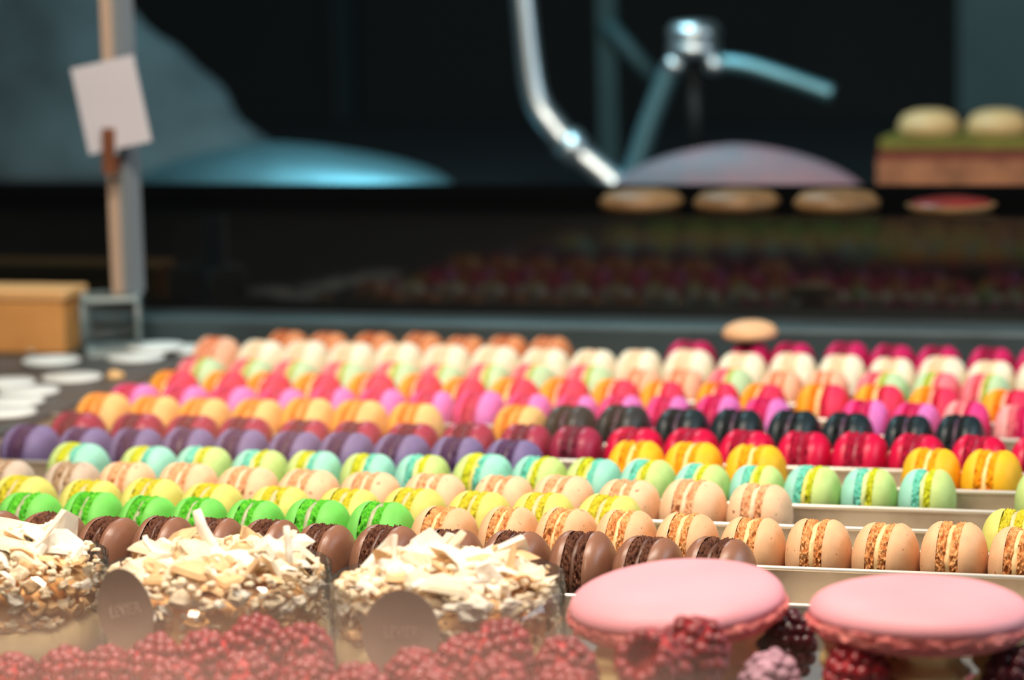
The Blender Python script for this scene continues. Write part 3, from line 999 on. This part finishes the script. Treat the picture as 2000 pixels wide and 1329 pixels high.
t = empty('sign_stand', 'square metal post rising from a clear glass block on the slate', 'stand', (-0.0985, 0.6290, 0.0202), (0, 0, 0.36))
g = obj('glass_block', MB().box(-0.0205, 0.0205, -0.0205, 0.0205, 0, 0.0405).mesh('glass_block', False), M_film, t, label='clear glass block base')
bevel(g, 0.004, 4)
for nm, z0, z1 in (('glint_rim', 0.0370, 0.0402), ('glint_rim', 0.0003, 0.0042)):  # diffuse frames standing in for highlights on the glass edges
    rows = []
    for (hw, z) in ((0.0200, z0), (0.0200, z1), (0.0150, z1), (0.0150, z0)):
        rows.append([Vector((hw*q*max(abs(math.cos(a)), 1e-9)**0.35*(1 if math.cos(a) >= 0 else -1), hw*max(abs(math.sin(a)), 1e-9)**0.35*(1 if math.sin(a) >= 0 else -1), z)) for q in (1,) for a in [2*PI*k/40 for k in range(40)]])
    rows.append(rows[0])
    obj(nm, MB().grid(rows, True).mesh(nm, False), M_glint, t, label='pale frame painted as the bright edge of the glass')
for sx in (-1, 1):  # grey rods painted for the glints along the upright edges
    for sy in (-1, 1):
        obj('glint_edge', MB().tube([(sx*0.0182, sy*0.0182, 0.004), (sx*0.0182, sy*0.0182, 0.037)], 0.0022, 10).mesh('glint_edge'), M_glintd, t, label='grey rod painted as a glint at the glass corner')
obj('post', MB().box(-0.0072, 0.0072, -0.0072, 0.0072, 0.0407, 0.60).mesh('post', False), M_postB, t, (0.0125, 0.003, 0), (0, 0, -0.55))
obj('post_edge', MB().box(-0.0085, 0.0, -0.0085, -0.0073, 0.0407, 0.60).mesh('post_edge', False), M_postA, t, (0.0125, 0.003, 0), (0, 0, -0.55), label='beige strip down one face of the post')
o = obj('blank_card', MB().box(-0.0235, 0.0235, -0.0004, 0.0004, -0.0290, 0.0290).mesh('blank_card', False), M_card, None, (-0.0870, 0.6170, 0.1883), (0.0, -0.19, -0.05))
tag(o, 'blank pale price card clipped to the metal post', 'card')
t = empty('wooden_clip', 'small brown wooden clip holding the blank card to the post', 'clip', (-0.0893, 0.6195, 0.1430), (0, 0.03, 0))
obj('jaw', MB().box(-0.004, 0.004, -0.0075, -0.0035, 0.0, 0.030).mesh('jaw', False), M_clip, t)
obj('jaw', MB().box(-0.004, 0.004, -0.0005, 0.0035, 0.0, 0.030).mesh('jaw', False), M_clip, t)
obj('spring', MB().tube([(-0.0055, -0.002, 0.014), (0.0055, -0.002, 0.014)], 0.0022, 12).mesh('spring'), M_postB, t)

t = empty('wooden_box', 'tan wooden box with a paler lid behind the white discs', 'box', (-0.228, 0.6370, 0.0201), (0, 0, 0.0))
b = obj('body', MB().box(-0.20, 0.098, -0.018, 0.018, 0, 0.036).mesh('body', False), M_wood, t)
bevel(b, 0.0015)
b = obj('lid', MB().box(-0.202, 0.100, -0.0195, 0.0195, 0.0362, 0.0435).mesh('lid', False), M_woodl, t, label='paler tan lid')
bevel(b, 0.0015)

M_golden = mat('golden_round', s(128, 96, 62), 0.5, 0.35, var=0.3, vscale=40)  # solid rounds added for blurred beige shapes on the step
M_glz = mat('red_glaze', s(120, 40, 36), 0.35, 0.4, var=0.3, vscale=40)
for i, (u, lab) in enumerate(((0.238, 'flat golden round on the black step, farthest from the red tart'), (0.304, 'flat golden round on the black step between two others'), (0.372, 'flat golden round on the black step beside the red tart'))):
    pr = [(0.020, 0.0), (0.0285, 0.003), (0.0290, 0.008), (0.0240, 0.0130), (0.012, 0.0152), (0.001, 0.0155)]
    o = obj('golden_round', MB().lathe(pr, 40, fn=lambda p, a: p*(1+0.03*nz(p, 60, u*90))).mesh('golden_round'), M_golden, None, (u, 0.757, 0.1048), (0, 0, i))
    tag(o, lab, 'bun', 'golden rounds on the black step')
t = empty('red_tart', 'low red glazed tart at the right end of the black step', 'tart', (0.448, 0.757, 0.1048))
obj('crust', MB().lathe([(0.024, 0), (0.030, 0.006), (0.028, 0.0065), (0.001, 0.0062)], 40).mesh('crust'), M_golden, t)
obj('glaze', MB().lathe([(0.027, 0.0062), (0.024, 0.0085), (0.012, 0.0105), (0.001, 0.011)], 40, cap0=False).mesh('glaze'), M_glz, t, label='red glaze')

# ------------------------------------------------------------------ dim kitchen behind the case
M_chrome = mat('chrome', (0.70, 0.78, 0.82), 0.38, metal=1.0)
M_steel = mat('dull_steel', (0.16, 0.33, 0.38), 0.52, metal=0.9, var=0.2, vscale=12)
M_haze = mat('haze_grey', s(66, 80, 84), 0.85, 0.2, var=0.35, vscale=9)
M_mound = mat('mound_pink', s(134, 100, 108), 0.55, 0.3, var=0.3, vscale=14, col2=s(104, 108, 118))
M_slab = mat('slab', s(168, 110, 78), 0.7, 0.2, var=0.3, vscale=60)
M_darkred = mat('dark_red_tone', s(112, 40, 40), 0.3, 0.5)
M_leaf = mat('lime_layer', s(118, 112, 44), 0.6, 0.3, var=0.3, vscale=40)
M_top = mat('pale_top', s(212, 176, 124), 0.45, 0.4, var=0.1, vscale=40)
M_door = mat('pale_teal_door', s(70, 98, 102), 0.6, 0.3, var=0.2, vscale=5)
M_trim = mat('dark_teal_trim', s(14, 30, 34), 0.7, 0.2)
M_teal = mat('teal_door', s(30, 56, 60), 0.6, 0.3, var=0.2, vscale=5)

KV, KZ = 1.30, 0.0703
t = empty('chrome_swan_faucet', 'tall curved chrome faucet arm sweeping down behind the black panel', 'faucet', (0.075, KV, KZ))


def curve_pts(P, n=14):
    P = [Vector(p) for p in P]
    Q = [P[0]*2-P[1]] + P + [P[-1]*2-P[-2]]
    out = []
    for i in range(1, len(Q)-2):
        for k in range(n):
            q = k/n
            a, b, c, d = Q[i-1], Q[i], Q[i+1], Q[i+2]
            out.append(0.5*((2*b) + (c-a)*q + (2*a-5*b+4*c-d)*q*q + (3*b-a-3*c+d)*q*q*q))
    out.append(Q[-2])
    return out


arm = curve_pts([(-0.025, 0, 0.325), (-0.040, 0, 0.350), (-0.065, 0, 0.348), (-0.083, 0, 0.310), (-0.084, 0, 0.235), (-0.079, 0, 0.165), (-0.071, 0, 0.085), (-0.055, 0, 0.054), (-0.036, 0, 0.034), (-0.012, 0, 0.014), (0.004, 0, 0.0)])
obj('arm', MB().tube(arm, [0.0085 + 0.0035*min(1, max(0, i-56)/40) for i in range(len(arm))], 20).mesh('arm'), M_chrome, t)
obj('collar', MB().tube([(-0.044, 0, 0.042), (-0.030, 0, 0.028)], 0.0150, 24).mesh('collar'), M_chrome, t)
obj('base', MB().lathe([(0.018, 0), (0.018, 0.004), (0.013, 0.006)], 32, at=(0.004, 0, 0)).mesh('base'), M_chrome, t)

t = empty('chrome_press', 'chrome press with round cap, two legs and a side arm behind the panel', 'press', (0.125, KV, KZ))
cap = MB().lathe([(0.006, 0.110), (0.019, 0.112), (0.0225, 0.117), (0.0225, 0.124), (0.0205, 0.1255), (0.0205, 0.1275), (0.0225, 0.129), (0.0225, 0.136), (0.018, 0.142), (0.006, 0.1435)], 36, at=(0.0225, 0, 0)).mesh('cap')
obj('cap', cap, M_chrome, t, label='round banded chrome cap')
obj('leg', MB().tube(curve_pts([(0.010, 0, 0.108), (0.000, 0, 0.098), (-0.018, 0, 0.055), (-0.037, 0, 0.0)]), 0.0095, 18).mesh('leg'), M_steel, t)
obj('knuckle', MB().lathe([(0.002, -0.009), (0.008, -0.006), (0.0098, 0), (0.008, 0.006), (0.002, 0.009)], 24, at=(0.006, -0.004, 0.106)).mesh('knuckle'), M_chrome, t)
obj('knuckle', MB().lathe([(0.002, -0.009), (0.008, -0.006), (0.0098, 0), (0.008, 0.006), (0.002, 0.009)], 24, at=(0.041, -0.004, 0.106)).mesh('knuckle'), M_chrome, t)
obj('side_arm', MB().tube(curve_pts([(0.041, 0, 0.108), (0.070, 0.0, 0.104), (0.105, 0.0, 0.093), (0.142, 0.0, 0.080)]), 0.0080, 16).mesh('side_arm'), M_steel, t)
obj('stem', MB().tube([(0.0225, 0.0, 0.0), (0.0225, 0, 0.111)], 0.007, 16).mesh('stem'), M_counter, t)
t = empty('steel_brace', 'dim steel brace standing between the faucet and the chrome press', 'brace', (0.045, KV+0.10, KZ))
obj('upright', MB().box(-0.009, 0.009, -0.006, 0.006, 0.0, 0.30).mesh('upright', False), M_teal, t)
obj('strut', MB().tube([(0.0, -0.008, 0.140), (0.055, -0.008, 0.075)], 0.0085, 12).mesh('strut'), M_teal, t)

# steel lid / bowl turned over
def dome(name, cx, cy, ax, ay, h, m, pw=0.6, skew=0.0, z0=KZ):
    prof = []
    for i in range(15):
        a = 0.5*PI*i/14
        prof.append((max(0.004, math.cos(a)**pw), math.sin(a)))
    me = MB().lathe(prof, 56, fn=lambda p, a: Vector((p[0]*ax + skew*p[2]*ax, p[1]*ay, p[2]*h))).mesh(name)
    return obj(name, me, m, None, (cx, cy, z0))


o = dome('steel_platter', -0.215, KV-0.02, 0.150, 0.07, 0.042, M_steel, 1.5, -0.10)
tag(o, 'low oval steel platter turned over on the counter left of the faucet', 'platter')

# crumpled grey form standing in for haze reflected in the glass
rows = []
for i in range(22):
    q = i/21
    row = []
    for j in range(60):
        a = 2*PI*j/60
        rx = 0.24*(1-0.80*q**1.1)
        ry = 0.09*(1-0.75*q)
        p = Vector((rx*math.cos(a), ry*math.sin(a), 0.215*q))
        k = 1 + 0.14*nz(p, 14, 3) + 0.07*nz(p, 34, 5)
        row.append(Vector((p[0]*k - 0.03*q, p[1]*k, p[2])))
    rows.append(row)
o = obj('haze_form', fix_normals(MB().grid(rows, True, True, True).mesh('haze_form')), M_haze, None, (-0.50, KV+0.10, KZ))
tag(o, 'slumped grey form standing in for reflected haze behind the metal post', 'stand-in')

o = dome('pink_mound', 0.222, KV-0.18, 0.112, 0.035, 0.052, M_mound, 1.25)  # solid mound added for a reflection-like pink smear
tag(o, 'long pale pink stand-in mound on the kitchen counter right of the press', 'cake')
t = empty('layered_block', 'stand-in block of orange, dark red and lime layers under pale domes', 'cake', (0.40, KV, KZ))  # coloured slabs added for a layered, reflection-like smear
obj('slab', MB().box(-0.085, 0.14, -0.06, 0.06, 0.0, 0.030).mesh('slab', False), M_slab, t, label='orange sponge layer')
obj('red_layer', MB().box(-0.084, 0.139, -0.059, 0.059, 0.0302, 0.0375).mesh('red_layer', False), M_darkred, t, label='dark red layer')
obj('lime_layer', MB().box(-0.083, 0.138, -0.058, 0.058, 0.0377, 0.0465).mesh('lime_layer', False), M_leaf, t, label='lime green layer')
names = ['left', 'middle', 'right']
labs = ['pale dome on the layered block, next to the pink mound', 'bright pale dome in the middle of the layered block top', 'pale dome at the far end of the layered block top']
for i in range(3):  # solid domes standing in for the pale reflection-like spots on top
    pr = [(0.022, 0.0), (0.0255, 0.003), (0.0255, 0.010), (0.021, 0.017), (0.012, 0.0205), (0.001, 0.0215)]
    o = obj('pale_dome', MB().lathe(pr, 36).mesh('pale_dome'), M_top, None, (0.352+0.057*i, KV-0.02, KZ+0.0467))
    tag(o, labs[i], 'tartlet', 'pale domes on the layered block')
o = struct(obj('door_1', MB().box(0.19, 1.5, 2.56, 2.598, -0.9, 1.6).mesh('door_1', False), M_door))
o = struct(obj('trim_1', MB().box(-0.645, -0.62, 2.56, 2.598, -0.9, 1.6).mesh('trim_1', False), M_trim))
